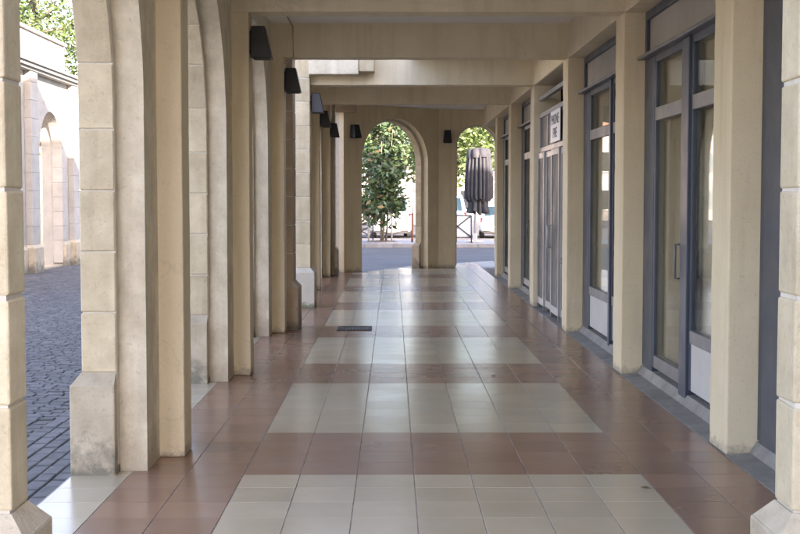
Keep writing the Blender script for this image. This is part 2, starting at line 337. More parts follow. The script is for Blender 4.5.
for cream in (True, False):
    V = []
    for t in tiles:
        if t in single or t[4] != cream: continue
        x0, x1, y0, y1 = t[0] + G, t[1] - G, t[2] + G * .6, t[3] - G * .6
        z = rng.normal(0, .0003, 4)
        V.append([(x0, y0, z[0]), (x1, y0, z[1]), (x1, y1, z[2]), (x0, y1, z[3])])
    quads('cream_tiles' if cream else 'red_tiles', V, 'cream' if cream else 'red', floor, kind='stuff')

# courtyard: bed, kerb and setts
cy = boxes('courtyard', 'joint', [(-14, -1.885, 1.6, 34.5, -0.2, -0.040)], bev=0, kind='structure')
border = []
for col in range(6):
    x1 = -1.90 - col * 0.105; y = 0.0 + col * .13
    while y < 34.3:
        ln = random.uniform(.16, .26); border.append((x1 - .097, x1, y, y + ln - .012, 0)); y += ln
setts = []
r = 0; y = 0.0
while y < 34.3:
    d = random.uniform(.078, .092); x = -2.53 - (r % 2) * .09 - random.uniform(0, .03)
    while x > -13.9:
        wdt = random.uniform(.10, .15); yy = y + .035 * math.sin(x * 1.7 + 1.0)
        setts.append((x - wdt + .008, x, yy, yy + d - .008, 1)); x -= wdt
    y += d; r += 1
setts = [s for s in setts if s[2] > 3.5]; border = [s for s in border if s[2] > 3.5]
def seen(s):
    x, y = s[1], s[2]; px = 393 + 1263 * x / y; return 24 < px < 84 and y > 6.5
allset = border + setts
cand = sorted([s for s in allset if seen(s)], key=lambda s: s[2])[:280]
cs = set(cand)
def sett_verts(s):
    x0, x1, y0, y1 = s[:4]; c = .007; z = random.uniform(-.004, .004) - .030
    tl = [random.uniform(-.002, .002) for _ in range(4)]
    lo = [(x0, y0, -.075), (x1, y0, -.075), (x1, y1, -.075), (x0, y1, -.075)]
    mi = [(x0, y0, z - .006), (x1, y0, z - .006), (x1, y1, z - .006), (x0, y1, z - .006)]
    hi = [(x0 + c, y0 + c, z + tl[0]), (x1 - c, y0 + c, z + tl[1]), (x1 - c, y1 - c, z + tl[2]), (x0 + c, y1 - c, z + tl[3])]
    v = lo + mi + hi; f = []
    for A in (0, 4):
        for i in range(4): f.append((A + i, A + (i + 1) % 4, A + 4 + (i + 1) % 4, A + 4 + i))
    f.append((8, 9, 10, 11)); return v, f
for s in cand:
    v, f = sett_verts(s); cx, cyy = (s[0] + s[1]) / 2, (s[2] + s[3]) / 2
    me = bpy.data.meshes.new('sett'); me.from_pydata([(p[0] - cx, p[1] - cyy, p[2]) for p in v], [], f)
    link('sett', me, 'sett', cy, loc=(cx, cyy, 0))
VV, FF = [], []
for s in allset:
    if s in cs: continue
    v, f = sett_verts(s); o = len(VV); VV += v
    FF += [tuple(o + i for i in q) for q in (f[4:] if s[2] > 14 else f)]
me = bpy.data.meshes.new('setts'); me.from_pydata(VV, [], FF); link('setts', me, 'sett', cy, kind='stuff')

# far pavement with kerb
pv = box('pavement', 'pave', (-40, 40, 44.6, 49.5, -0.3, 0.02), bev=0.01, kind='structure')
for i in range(80):
    x = -40 + i; box('kerb_stone', 'kerb', (x + .004, x + .996, 44.44, 44.598, -0.3, 0.03), pv, bev=0.012)

# ================================================================ THE ARCADE BUILDING
AB = thing('arcade_building', 'cream arcade building with stone arches, ceiling beams and shop fronts along the tiled passage', 'building')
ZT = 4.2; ZCE = 3.70; ZB = 3.295

def arc(cx, cz, r, a0, a1, n): return [(cx + r * math.cos(a0 + (a1 - a0) * i / n), cz + r * math.sin(a0 + (a1 - a0) * i / n)) for i in range(n + 1)]
def arch_bay(parent, loc, ang, uL, uR, rs, ri, zs, top, ws, wi, m_st='stone', m_in='jamb', base=0.594, course=0.355, bw=0.33, nv=9, stonetop=None, m_core='mortar'):
    """u axis along the wall, opening centred on u=0. ws: stone leaf depths, wi: plaster leaf depths"""
    pl = [(-uL, 0), (-ri, 0)] + arc(0, zs, ri, math.pi, 0, 32) + [(ri, 0), (uR, 0), (uR, top), (-uL, top)]
    link('arch_wall', prism(pl, wi[0], wi[1], 'arch_wall'), m_in, parent, loc=loc, rz=ang)
    e = 0.009; d0, d1 = (ws[0] + e, ws[1]) if ws[0] < wi[0] else (ws[0], ws[1] - e)
    rc = rs + e
    pl = [(-uL, .05), (-rc, .05)] + arc(0, zs, rc, math.pi, 0, 32) + [(rc, .05), (uR, .05), (uR, top - .02), (-uL, top - .02)]
    core = link('arch_core', prism(pl, d0, d1, 'arch_core'), m_core, parent, loc=loc, rz=ang)
    d0, d1 = (ws[0], ws[1] + .002) if ws[0] < wi[0] else (ws[0] - .002 + .004, ws[1])
    g = 0.0042
    th0 = R(9)
    nco = int((zs - base) // course)
    for s in (-1, 1):
        z = base
        wend = uL if s < 0 else uR
        for i in range(nco):
            x0, x1 = sorted((s * rs, s * min(rs + bw, wend - .002)))
            j = random.uniform(-.003, .003)
            link('stone_block', prism([(x0 + j * (s < 0), z + g), (x1 + j * (s > 0), z + g), (x1 + j * (s > 0), z + course - g), (x0 + j * (s < 0), z + course - g)], d0, d1, 'stone_block', .006), m_st, core)
            z += course
        # springer
        P = [(rs, z + g), (min(rs + bw, wend - .002), z + g), ((rs + bw) * math.cos(th0), zs + (rs + bw) * math.sin(th0) - g), (rs * math.cos(th0), zs + rs * math.sin(th0) - g), (rs, zs)]
        P[2] = (min(P[2][0], wend - .002), P[2][1])
        link('stone_block', prism([(s * p[0], p[1]) for p in P], d0, d1, 'stone_block', .005), m_st, core)
    sp = (math.pi - 2 * th0) / nv
    for i in range(nv):
        a0 = th0 + i * sp + g / rs; a1 = th0 + (i + 1) * sp - g / rs
        ro = rs + bw
        P = arc(0, zs, rs, a0, a1, 3) + arc(0, zs, ro, a1, a0, 3)
        P = [(max(-uL + .002, min(uR - .002, p[0])), min(p[1], top - .03)) for p in P]
        link('voussoir', prism(P, d0, d1, 'voussoir', .005), m_st, core)
    return core
def plinth(parent, ext, ch=0.064, inset=(0.058, 0.058, 0.06, 0.06), m='plinth', h=0.53, **k):
    x0, x1, y0, y1 = ext
    bm = bmesh.new(); bm_box(bm, x0, x1, y0, y1, -.08, h, bev=.010, seg=2)
    frustum(bm, (x0 + .004, x1 - .004, y0 + .004, y1 - .004), (x0 + inset[0], x1 - inset[1], y0 + inset[2], y1 - inset[3]), h - .006, h + ch)
    return link('plinth', fin(bm, 'plinth'), m, parent, **k)

HB = BAY / 2
for k in (-1, 0, 1, 3, 4):
    ym = (YC(k) + YC(k + 1)) / 2
    arch_bay(AB, (XW, ym, 0), math.pi / 2, HB, HB, HB - 0.61, HB - 0.54, 2.2, ZT, (0.16, 0.365), (0.0, 0.16))
for k in range(0, 6):
    y = YC(k)
    if k == 2: plinth(AB, (-1.88, -1.617, y - .67, 15.43), inset=(.055, .004, .06, .004))
    elif k == 3: plinth(AB, (-1.88, -1.617, 19.1, y + .67), inset=(.055, .004, .004, .06))
    else: plinth(AB, (-1.88, -1.617, y - .67, y + .67), inset=(.055, .004, .06, .06))
for k in range(-1, 6):
    if k == 3: continue
    ya = YP(k) if k >= 0 else 4.24
    rbox('post', 'paint', (XW - .01, XP, ya, YP(k) + .28, 0, ZB + .004), AB)
def stone_pier(ext, z1, side='both', m='stone', pm='plinth', course=0.349, ch=0.064, prot=.064, base=.594):
    x0, x1, y0, y1 = ext
    core = box('pier', 'mortar', (x0 + .008, x1 - .008, y0 + .008, y1 - .008, 0, z1), AB, bev=0)
    z = base
    while z < z1 - .01:
        zz = min(z + course, z1 + .002); j = random.uniform(-.002, .002)
        rbox('stone_block', m, (x0 + j, x1 + j, y0 + j, y1 + j, z + .0036, zz - .0036), core, bev=.008, amp=.004); z += course
    p = prot
    plinth(core, (x0 - p, x1 + p, y0 - p, y1 + p), inset=(p, p, p, p), m=pm)
# near portal
stone_pier((-1.80, -1.23, 4.03, 4.22), 3.28)
stone_pier((1.29, 1.86, 4.03, 4.22), 3.28)
# wide flat opening to the courtyard
stone_pier((-1.82, -1.222, 15.50, 15.92), 3.9, m='brown', pm='brown')
stone_pier((-1.82, -1.222, 18.66, 19.10), 3.66, pm='mossy')
stone_pier((-1.82, -1.222, 26.52, 26.86), 3.66, m='brown', pm='brown')
stone_pier((-1.34, -1.03, 27.88, 28.16), 3.5)
box('corbel', 'brown', (-1.42, -0.80, 27.55, 27.80, 3.50, 3.69), AB, bev=.01)
# beams
for k in range(-1, 5):
    rbox('beam', 'beam', (XW - .05 if k != 3 else -1.30, XR + .01, YP(k) - .004, YP(k) + .284, ZB, ZCE + .02), AB, step=.12)
box('wall_beam', 'beam', (XR, 2.62, 4.16, 29.85, ZB, ZT), AB, bev=.010)
# ceiling, bay by bay; the bay at the wide opening is open to the sky on the courtyard side
for k in range(-1, 6):
    ya, yb = YP(k) + .14, (YP(k + 1) + .14 if k < 5 else 29.95)
    xa = XW - .36 if k != 2 else 0.25
    if k == 2: ya += .0
    box('ceiling', 'ceil', (xa + .02, 2.6, ya + .0005, yb - .0005, ZCE, ZT - .012 + .002 * (k % 2)), AB, bev=0)
# stone cornice blocks above the mossy pier
bb = box('cornice', 'jamb', (-1.225, -0.50, 18.50, 18.83, 3.425, 4.02), AB, bev=.008)
box('cornice', 'stone', (-0.496, -0.27, 18.53, 18.83, 3.47, 4.02), AB, bev=.008)
# right pillars
for k in range(-1, 6):
    x = XR if k < 5 else 2.15
    rbox('pillar', 'paint', (x, 2.50, YP(k) + .03, YP(k) + .45, 0, ZB + .01), AB, bev=.012)
# end walls
ang = math.atan2(1.85, 2.07); ln = math.hypot(2.07, 1.85)
P0 = Vector((-1.0, 27.75)); D = Vector((2.07, 1.85)) / ln
sc = ln * (0.1508 + 0.876) / 2; ri = ln * (0.876 - 0.1508) / 2
pc = P0 + D * sc
arch_bay(AB, (pc.x, pc.y, 0), ang, sc + .1, ln - sc + .04, ri - .07, ri, 3.44 - ri, ZT, (0.16, 0.36), (0, 0.16), bw=.30, m_in='paint')
for s in (-1, 1):
    u = s * (ri - .07)
    e = (u - .06, u + .42, .165, .42) if s > 0 else (u - .40, u + .06, .165, .42)
    plinth(AB, e, inset=(.06, .06, .004, .06), loc=(pc.x, pc.y, 0), rz=ang)
arch_bay(AB, (1.955, 29.6, 0), 0, 0.885, 0.72, .445, .485, 2.87, ZT, (0.16, 0.36), (0, 0.16), bw=.22, nv=7, m_in='paint')

# ------------------------------------------------ shop fronts
def shop_front(k, cols, name='shop_window'):
    """cols: list of (y0, y1, kind) from near to far"""
    ya, yb = YP(k) + .452, YP(k + 1) + .028
    xf = 2.285
    root = boxes(name, 'frame', [(xf, xf + .09, ya, yb, ZB - .075, ZB - .002), (xf, xf + .09, ya, ya + .07, .1, ZB - .077), (xf, xf + .09, yb - .07, yb, .1, ZB - .077),
                                 (xf + .004, xf + .086, ya + .072, yb - .072, 2.80, 2.90)], AB)
    box('ledge', 'railm', (xf - .075, xf + .03, ya + .01, yb - .01, 2.862, 2.892), root)
    box('spandrel_panel', 'spandrel', (xf + .03, xf + .05, ya + .07, yb - .07, 2.90, ZB - .075), root, bev=.002)
    for (y0, y1, kd) in cols:
        if kd == 'post': box('mullion', 'frame', (xf - .022, xf + .092, y0, y1, .06, 2.858), root, bev=.005); continue
        if kd == 'jamb': box('mullion', 'frame', (xf - .004, xf + .088, y0, y1, .07, 2.86), root, bev=.005); continue
        f = .055
        box('stile', 'frame', (xf + .002, xf + .078, y0, y0 + f, .13, 2.80), root, bev=.003)
        box('stile', 'frame', (xf + .002, xf + .078, y1 - f, y1, .13, 2.80), root, bev=.003)
        box('transom', 'railm', (xf - .002, xf + .08, y0 + f, y1 - f, 2.29, 2.405), root, bev=.004)
        box('pane', 'glass', (xf + .016, xf + .022, y0 + f - .01, y1 - f + .01, 2.40, 2.805), root, bev=0)
        if kd == 'window':
            box('panel', 'panel', (xf + .010, xf + .05, y0 + f, y1 - f, .13, .50), root, bev=.003)
            box('rail', 'railm', (xf - .004, xf + .08, y0 + f, y1 - f, .50, .60), root, bev=.004)
            box('pane', 'glass', (xf + .016, xf + .022, y0 + f - .01, y1 - f + .01, .595, 2.295), root, bev=0)
        else:
            box('rail', 'railm', (xf + .004, xf + .078, y0 + f, y1 - f, .13, .24), root, bev=.004)
            box('pane', 'glass', (xf + .016, xf + .022, y0 + f - .01, y1 - f + .01, .235, 2.295), root, bev=0)
            hb = bmesh.new(); bm_tube(hb, [(xf, y0 + .04, .98), (xf - .05, y0 + .04, .98), (xf - .05, y0 + .04, 1.25), (xf, y0 + .04, 1.25)], .011, 8); link('handle', fin(hb, 'handle', True), 'railm', root)
    return root
shop_front(-1, [(4.70, 6.20, 'window'), (6.20, 6.36, 'post'), (6.36, 7.34, 'door'), (7.34, 7.77, 'jamb')])
shop_front(0, [(8.345, 9.72, 'window'), (9.72, 9.95, 'post'), (9.95, 11.08, 'door'), (11.08, 11.44, 'jamb')])
shop_front(1, [(12.01, 13.20, 'window'), (13.20, 13.28, 'post'), (13.28, 14.72, 'window'), (14.72, 15.10, 'jamb')])
shop_front(3, [(19.35, 20.8, 'window'), (20.8, 20.95, 'post'), (20.95, 22.1, 'door'), (22.1, 22.44, 'jamb')])
shop_front(4, [(23.02, 24.5, 'window'), (24.5, 24.65, 'post'), (24.65, 25.8, 'door'), (25.8, 26.11, 'jamb')])
for k in (-1, 0, 1, 3, 4):
    ya, yb = YP(k) + .455, YP(k + 1) + .025
    link('threshold', prism([(XR - .002, -.05), (XR - .002, .004), (2.24, .018), (2.24, -.05)], ya, yb, 'threshold'), 'concrete', AB)
    link('sill', prism([(2.2405, -.05), (2.2405, .022), (2.282, .09), (2.62, .105), (2.62, -.05)], ya + .002, yb - .002, 'sill'), 'concrete', AB)
    box('blind', 'blind', (2.382, 2.386, ya + .05, yb - .05, .12, 3.2), AB, bev=0)
for k in range(-1, 6):
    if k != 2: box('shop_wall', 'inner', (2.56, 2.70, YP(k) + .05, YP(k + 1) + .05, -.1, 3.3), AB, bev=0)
# gate of the fourth bay
ga, gb = YP(2) + .455, YP(3) + .027
gx = 2.20
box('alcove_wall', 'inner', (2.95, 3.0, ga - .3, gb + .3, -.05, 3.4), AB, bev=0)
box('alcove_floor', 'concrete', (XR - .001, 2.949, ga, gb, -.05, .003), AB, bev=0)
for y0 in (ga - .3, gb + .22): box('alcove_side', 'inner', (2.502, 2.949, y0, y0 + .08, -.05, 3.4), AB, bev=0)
grille = boxes('gate', 'gate', [(gx - .03, gx + .03, ga, gb, 2.29, 2.36), (gx - .03, gx + .03, ga, gb, 2.80, 2.865), (gx - .03, gx + .03, ga, gb, 3.06, 3.12)], AB)
box('transom_panel', 'gatep', (gx - .008, gx + .008, ga + .01, gb - .01, 2.355, 2.805), grille, bev=0)
for y in (ga + .02, ga + .9, gb - .95, gb - .06): box('transom_bar', 'gate', (gx - .022, gx + .022, y, y + .045, 2.361, 2.799), grille, bev=.003)
nl = 4; lw = (gb - ga) / nl
for i in range(nl):
    y0 = ga + i * lw + .006; y1 = ga + (i + 1) * lw - .006; dx = .028 * (i % 2)
    leaf = boxes('gate_leaf', 'gate', [(gx - .022 - dx, gx + .022 - dx, y0, y0 + .055, .07, 2.285), (gx - .022 - dx, gx + .022 - dx, y1 - .055, y1, .07, 2.285),
                 (gx - .020 - dx, gx + .020 - dx, y0 + .05, y1 - .05, 2.20, 2.283), (gx - .020 - dx, gx + .020 - dx, y0 + .05, y1 - .05, .072, .17)], AB, bev=.003)
    box('sheet', 'gatep', (gx - .006 - dx, gx + .006 - dx, y0 + .04, y1 - .04, .15, 2.22), leaf, bev=0)
    for yy in (y0 + .02, y1 - .05): box('foot', 'railm', (gx - .02 - dx, gx + .02 - dx, yy, yy + .03, .003, .075), leaf, bev=.003)
    if i in (1, 2):
        yy = y1 - .03 if i == 1 else y0 + .03
        bm = bmesh.new(); bm_tube(bm, [(gx - dx - .02, yy, .95), (gx - dx - .07, yy, .95), (gx - dx - .07, yy, 1.25), (gx - dx - .02, yy, 1.25)], .012, 8); link('handle', fin(bm, 'handle', True), 'pole', leaf)
# sign above the gate
sg = thing('shop_sign', 'white shop sign with two lines of dark lettering above the grey metal gate', 'sign', (gx - .04, 16.80, 2.37))
box('sign_board', 'sign', (-.012, 0, -.48, .48, 0, .42), sg, bev=.003)
def text(s, parent, y, z, size, sx):
    cu = bpy.data.curves.new('lettering', 'FONT'); cu.body = s; cu.size = size; cu.align_x = 'CENTER'; cu.extrude = .001
    to = bpy.data.objects.new('tmp', cu); COL.objects.link(to); bpy.context.view_layer.update()
    me = bpy.data.meshes.new_from_object(to.evaluated_get(bpy.context.evaluated_depsgraph_get())); bpy.data.objects.remove(to)
    me.name = 'lettering'
    for v in me.vertices: v.co = Vector((-.0145 - v.co.z, y - v.co.x * sx, z + v.co.y))
    me.flip_normals() if False else None
    return link('lettering', me, 'ink', parent)
text('PHONE', sg, 0, .235, .19, 1.25); text('FIVE', sg, 0, .055, .19, 1.25)
# unseen blocks added to shade courtyard and street; rear wall of the building
box('unseen_shade_block', 'wall', (2.72, 13.5, -9, 16.2, -.1, 12.0), AB, bev=.01)
box('unseen_shade_block', 'wall', (3.02, 13.5, 16.21, 28.6, -.1, 9.0), AB, bev=.01)
box('unseen_shade_block', 'wall', (9.0, 27, 10.0, 28.58, 8.5, 13.2), AB, bev=.01)
box('side_wall', 'wall', (2.61, 3.6, 28.61, 29.9, -.1, 4.3), AB, bev=.01)
box('parapet', 'wall', (2.63, 2.715, 4.17, 16.0, ZT - .05, 6.0), AB, bev=0)
box('parapet', 'wall', (2.63, 3.0, 16.01, 29.8, 3.31, 6.0), AB, bev=0)
# conduit and drain pipe
tube('conduit', 'pipe', [(-1.22, 11.80, 3.69), (-1.20, 13.2, 3.69), (-1.19, 15.13, 3.66), (-1.18, 15.13, 3.30), (-1.29, 15.14, 3.22)], .009, AB)
tube('drain_pipe', 'pipe', [(-1.262, 26.47, 0.02), (-1.262, 26.47, 3.69)], .045, AB, n=14)

# ================================================================ WALL LAMPS
def lamp_mesh():
    bm = bmesh.new()
    # wedge: flat back at x=0, wider at the bottom
    frustum(bm, (0.0, .185, -.10, .10), (0.0, .125, -.075, .075), 0.0, .29)
    bmesh.ops.bevel(bm, geom=bm.edges[:], offset=.006, segments=1, affect='EDGES'); return fin(bm, 'shade')
lm = lamp_mesh()
bmv = bmesh.new(); bm_box(bmv, .02, .165, -.08, .08, -.006, .004); lens = fin(bmv, 'lens')
bmv = bmesh.new(); bm_box(bmv, -.012, .0, -.06, .06, .04, .25, bev=.003); bk = fin(bmv, 'bracket')
def lamp(loc, rz, label, group=None):
    t = thing('wall_lamp', label, 'lamp', loc, rz, group)
    link('shade', lm, 'black', t); link('lens', lens, 'inner', t); link('bracket', bk, 'black', t)
LN = {0: 'black tapered wall lamp on the cream post nearest the entrance portal', 1: 'black tapered wall lamp on the cream post one bay before the drain grate',
      2: 'black tapered wall lamp on the cream post beside the brown stone pier and drain grate', 4: 'black tapered wall lamp on the cream post one bay past the mossy pier',
      5: 'black tapered wall lamp on the last cream post beside the drain pipe'}
for k in (0, 1, 2, 4, 5): lamp((XP + .012, YP(k) + .14, 2.89), 0, LN[k], 'lamps on the cream posts')
lamp((-1.209, 18.9, 2.89), 0, 'black tapered wall lamp on the stone pier with the mossy base', None)
q = P0 + D * .16; lamp((q.x + .0125 * math.sin(ang), q.y - .0125 * math.cos(ang), 2.95), ang - math.pi / 2, 'black tapered wall lamp on the angled end wall beside the taller arch')
lamp((1.27, 29.587, 2.92), -math.pi / 2, 'black tapered wall lamp between the two end arches')

def gp0(x, y): Y = EYE * 1263 / (y - 199); return ((x - 393) / 1263 * Y, Y)
# drain grate
gt = thing('drain_grate', 'dark iron drain grate set in the red tiles', 'grate', ((GRATE[0] + GRATE[1]) / 2, (GRATE[2] + GRATE[3]) / 2, 0))
gw, gd = (GRATE[1] - GRATE[0]) / 2, (GRATE[3] - GRATE[2]) / 2
boxes('frame', 'iron', [(-gw, gw, -gd, -gd + .03, .001, .012), (-gw, gw, gd - .03, gd, .001, .012), (-gw, -gw + .03, -gd + .03, gd - .03, .001, .012), (gw - .03, gw, -gd + .03, gd - .03, .001, .012)], gt, bev=.002)
box('pit', 'black', (-gw + .01, gw - .01, -gd + .01, gd - .01, .0012, .004), gt, bev=0)  # thin black sheet under the bars, painting in the darkness of a pit
for i in range(9):
    x = -gw + .045 + i * (2 * gw - .09) / 8; box('bar', 'iron', (x - .009, x + .009, -gd + .028, gd - .028, .0045, .0115), gt, bev=.002)

for (fx, fy, lb) in ((gp0(494, 377), 0, 'small dry leaf on the red tiles past the second cream panel'), (gp0(649, 492), 1, 'tiny dry leaf on the cream tiles by the entrance portal')):
    me = bpy.data.meshes.new('fallen_leaf'); me.from_pydata([(-.035, 0, .004), (-.01, -.017, .010), (.035, 0, .006), (-.008, .018, .012), (0, 0, .003)], [], [(0, 1, 4), (1, 2, 4), (2, 3, 4), (3, 0, 4)])
    tag(link('fallen_leaf', me, 'leafb', loc=(fx[0], fx[1], .001), rz=random.uniform(0, 6)), lb, 'leaf')

# ================================================================ BUILDING ACROSS THE COURTYARD
OB = thing('courtyard_arcade', 'pale stone arcade wall with cornice and parapet across the cobbled courtyard', 'building')
OX = -8.1
for i, ym in enumerate((30.08, 30.08 - BAY, 30.08 - 2 * BAY)):
    arch_bay(OB, (OX, ym, 0), math.pi / 2, HB, HB, .98, 1.02, 2.69, 4.5, (0, .24), (.24, .5), m_st='opp', m_in='opp', m_core='opp', bw=.34)
    yp = ym - HB
    for s in (-1, 1):
        yq = ym + s * HB
        if i > 0 and s > 0: continue
        bx0 = bmesh.new()
        z = .594
        pil = box('pilaster', 'opp', (OX - .01, OX + .13, yq - .27, yq + .27, 0, 4.45), OB, bev=0)
        while z < 4.4:
            zz = min(z + .4, 4.45); box('stone_block', 'opp', (OX, OX + .14, yq - .28, yq + .28, z + .003, zz - .003), pil, bev=.006); z += .4
        plinth(pil, (OX + .0, OX + .21, yq - .35, yq + .35), inset=(.0, .07, .07, .07))
        plinth(pil, (OX - .26, OX + .06, yq - .82, yq + .82), inset=(.06, .06, .06, .06), h=.50)
box('end_pier', 'opp', (OX - .5, OX + .03, 31.925, 32.5, 0, 4.5), OB, bev=.01)
bm = bmesh.new()
for z0, z1, p in ((4.44, 4.50, .17), (4.50, 4.58, .24), (4.58, 4.64, .30)): bm_box(bm, OX - .5, OX + p, 20.5, 32.5 + p, z0 + .001, z1, bev=.008)
link('cornice', fin(bm, 'cornice'), 'opp', OB)
box('parapet', 'opp', (OX - .5, OX + .03, 20.5, 31.3, 4.64, 5.34), OB, bev=.015)
box('parapet_coping', 'opp', (OX - .56, OX + .09, 20.5, 31.36, 5.34, 5.42), OB, bev=.012)
box('arcade_floor', 'cream', (-13, OX - .02, 20.5, 32.5, -.1, .01), OB, bev=0)
YW = thing('yard_wall', 'tall sunlit pale wall seen through the courtyard arch', 'wall')
box('wall', 'wall', (-13.6, -13.1, 18, 44, -.1, 6.5), YW, bev=.01); box('coping', 'opp', (-13.7, -13.0, 18, 44, 6.5, 6.62), YW, bev=.01)

# ================================================================ VEGETATION
def leaf_quads(cents, n, size, spread, flat=0.3, asp=0.45):
    c = cents[rng.integers(0, len(cents), n)]; p = c + rng.normal(0, 1, (n, 3)) * spread
    d = rng.normal(0, 1, (n, 3)); d[:, 2] *= 0.6; d /= np.linalg.norm(d, axis=1)[:, None]
    u = rng.normal(0, 1, (n, 3)); u -= (u * d).sum(1)[:, None] * d; u /= np.linalg.norm(u, axis=1)[:, None]
    s = size * rng.uniform(.65, 1.35, n)[:, None]
    return np.stack([p - d * s * .5, p + u * s * asp * .5, p + d * s * .5, p - u * s * asp * .5], axis=1)
def tree(name, label, loc, h, rx, rz, zc, trunk_r, leafmat, nclump, nleaf, size, spread, barkmat='bark', stems=1, group=None, extra=None, taper=1.0, shell=0.45):
    t = thing(name, label, 'tree', loc, 0, group)
    cents = []
    for _ in range(nclump):
        v = rng.normal(0, 1, 3); v /= np.linalg.norm(v); rr = (shell + (1 - shell) * rng.random() ** .6)
        k = rng.uniform(.82, 1.12)
        f = 1 - taper * max(0, v[2]) * .45
        cents.append((v[0] * rx * rr * k * f, v[1] * rx * rr * k * f, zc + v[2] * rz * rr * k))
    cents = np.array(cents)
    bm = bmesh.new()
    for s in range(stems):
        ox, oy = (random.uniform(-.18, .18), random.uniform(-.15, .15)) if stems > 1 else (0, 0)
        top = (ox * 2.5, oy * 2.5, zc + rz * .55)
        pts = [(ox, oy, -.05), (ox * 1.3 + random.uniform(-.03, .03), oy * 1.3, zc * .35), (ox * 1.8 + random.uniform(-.06, .06), oy * 1.8, zc * .75), top]
        bm_tube(bm, pts, [trunk_r, trunk_r * .8, trunk_r * .6, trunk_r * .2], 8)
    tr = link('trunk', fin(bm, 'trunk', True), barkmat, t)
    bm = bmesh.new()
    for i in range(min(nclump, 34)):
        c = cents[i]; z0 = max(zc - rz * .8, min(c[2] - .25 * rz, zc + rz * .4)); st = Vector((0, 0, z0)); e = Vector(c)
        mid = st.lerp(e, .5) + Vector((0, 0, -.06 * rz)); bm_tube(bm, [st, mid, e], [trunk_r * .38, trunk_r * .24, trunk_r * .07], 5)
    link('limbs', fin(bm, 'limbs', True), barkmat, t)
    quads('crown', leaf_quads(cents, nleaf, size, np.array(spread)), leafmat, t)
    if extra: quads('rusty_leaves', leaf_quads(cents, extra[0], size, np.array(spread)), extra[1], t)
    return t
def gp(px, Y): return (px - 393) / 1263 * Y
tree('magnolia_tree', 'young dark green magnolia tree in a round soil pit beyond the end arch', (gp(381, 44.9), 45.5, .02), 5.2, 1.12, 2.45, 2.72, .045, 'leaf', 105, 3700, .25, (.17, .17, .15), stems=3, extra=(330, 'leafb'), taper=.9, shell=.30)
tr = thing('tree_pit', 'low round soil bed with stone edge around the magnolia', 'tree pit', (gp(381, 44.9), 45.5, .02))
bm = bmesh.new(); bmesh.ops.create_cone(bm, cap_ends=True, segments=28, radius1=.78, radius2=.70, depth=.07); link('edge', fin(bm, 'edge'), 'kerb', tr, loc=(0, 0, .03))
bm = bmesh.new(); bmesh.ops.create_cone(bm, cap_ends=True, segments=28, radius1=.66, radius2=.5, depth=.09); link('soil', fin(bm, 'soil'), 'soil', tr, loc=(0, 0, .045))
for i, (dx, dy) in enumerate(((.38, -.2), (-.45, -.15))):
    st = tube('stake', 'palebark', [(0, 0, 0), (0, 0, 1.35)], .03, tag(bpy.data.objects.new('tree_stake', None), ('pale wooden stake of the magnolia on the bollard side', 'pale wooden stake of the magnolia on the low barrier side')[i], 'stake', 'stakes beside the magnolia'))
    st.parent.location = (gp(381, 44.9) + dx, 45.5 + dy, .02); COL.objects.link(st.parent)
street = [(gp(372, 70), 70, 8.5, 3.3, 3.2, 5.8, 'broad green street tree behind the magnolia'), (gp(458, 66), 66, 8, 2.6, 2.6, 5.4, 'green street tree with pale trunk behind the parasol'),
          (gp(500, 72), 73, 9, 3.2, 3.2, 6.0, 'green street tree behind the white hatchback'), (gp(335, 80), 82, 10, 4.2, 4, 6.5, 'tall green street tree in front of the far houses'),
          (gp(415, 84), 86, 10, 4.2, 3.8, 6.8, 'distant green street tree between the two end arches')]
for px, Y, h, rx, rz, zc, lb in street:
    tree('street_tree', lb, (px, Y, -.1), h, rx, rz, zc, .17, 'leaf2', 90, 5200, .34, (.48, .48, .40), 'palebark', group='trees along the far street', taper=.5, shell=.4)
for (x, Y, rx, rz, zc, lb) in ((-11.6, 41.5, 2.6, 2.8, 6.6, 'green tree rising behind the courtyard arcade parapet'), (-15.2, 48, 3.0, 3.0, 7.2, 'taller green tree further behind the courtyard arcade')):
    tree('courtyard_tree', lb, (x, Y, -.1), 9, rx, rz, zc, .2, 'leaf2', 150, 9500, .17, (.34, .34, .30), 'bark', group='trees behind the courtyard arcade', taper=.5, shell=.4)

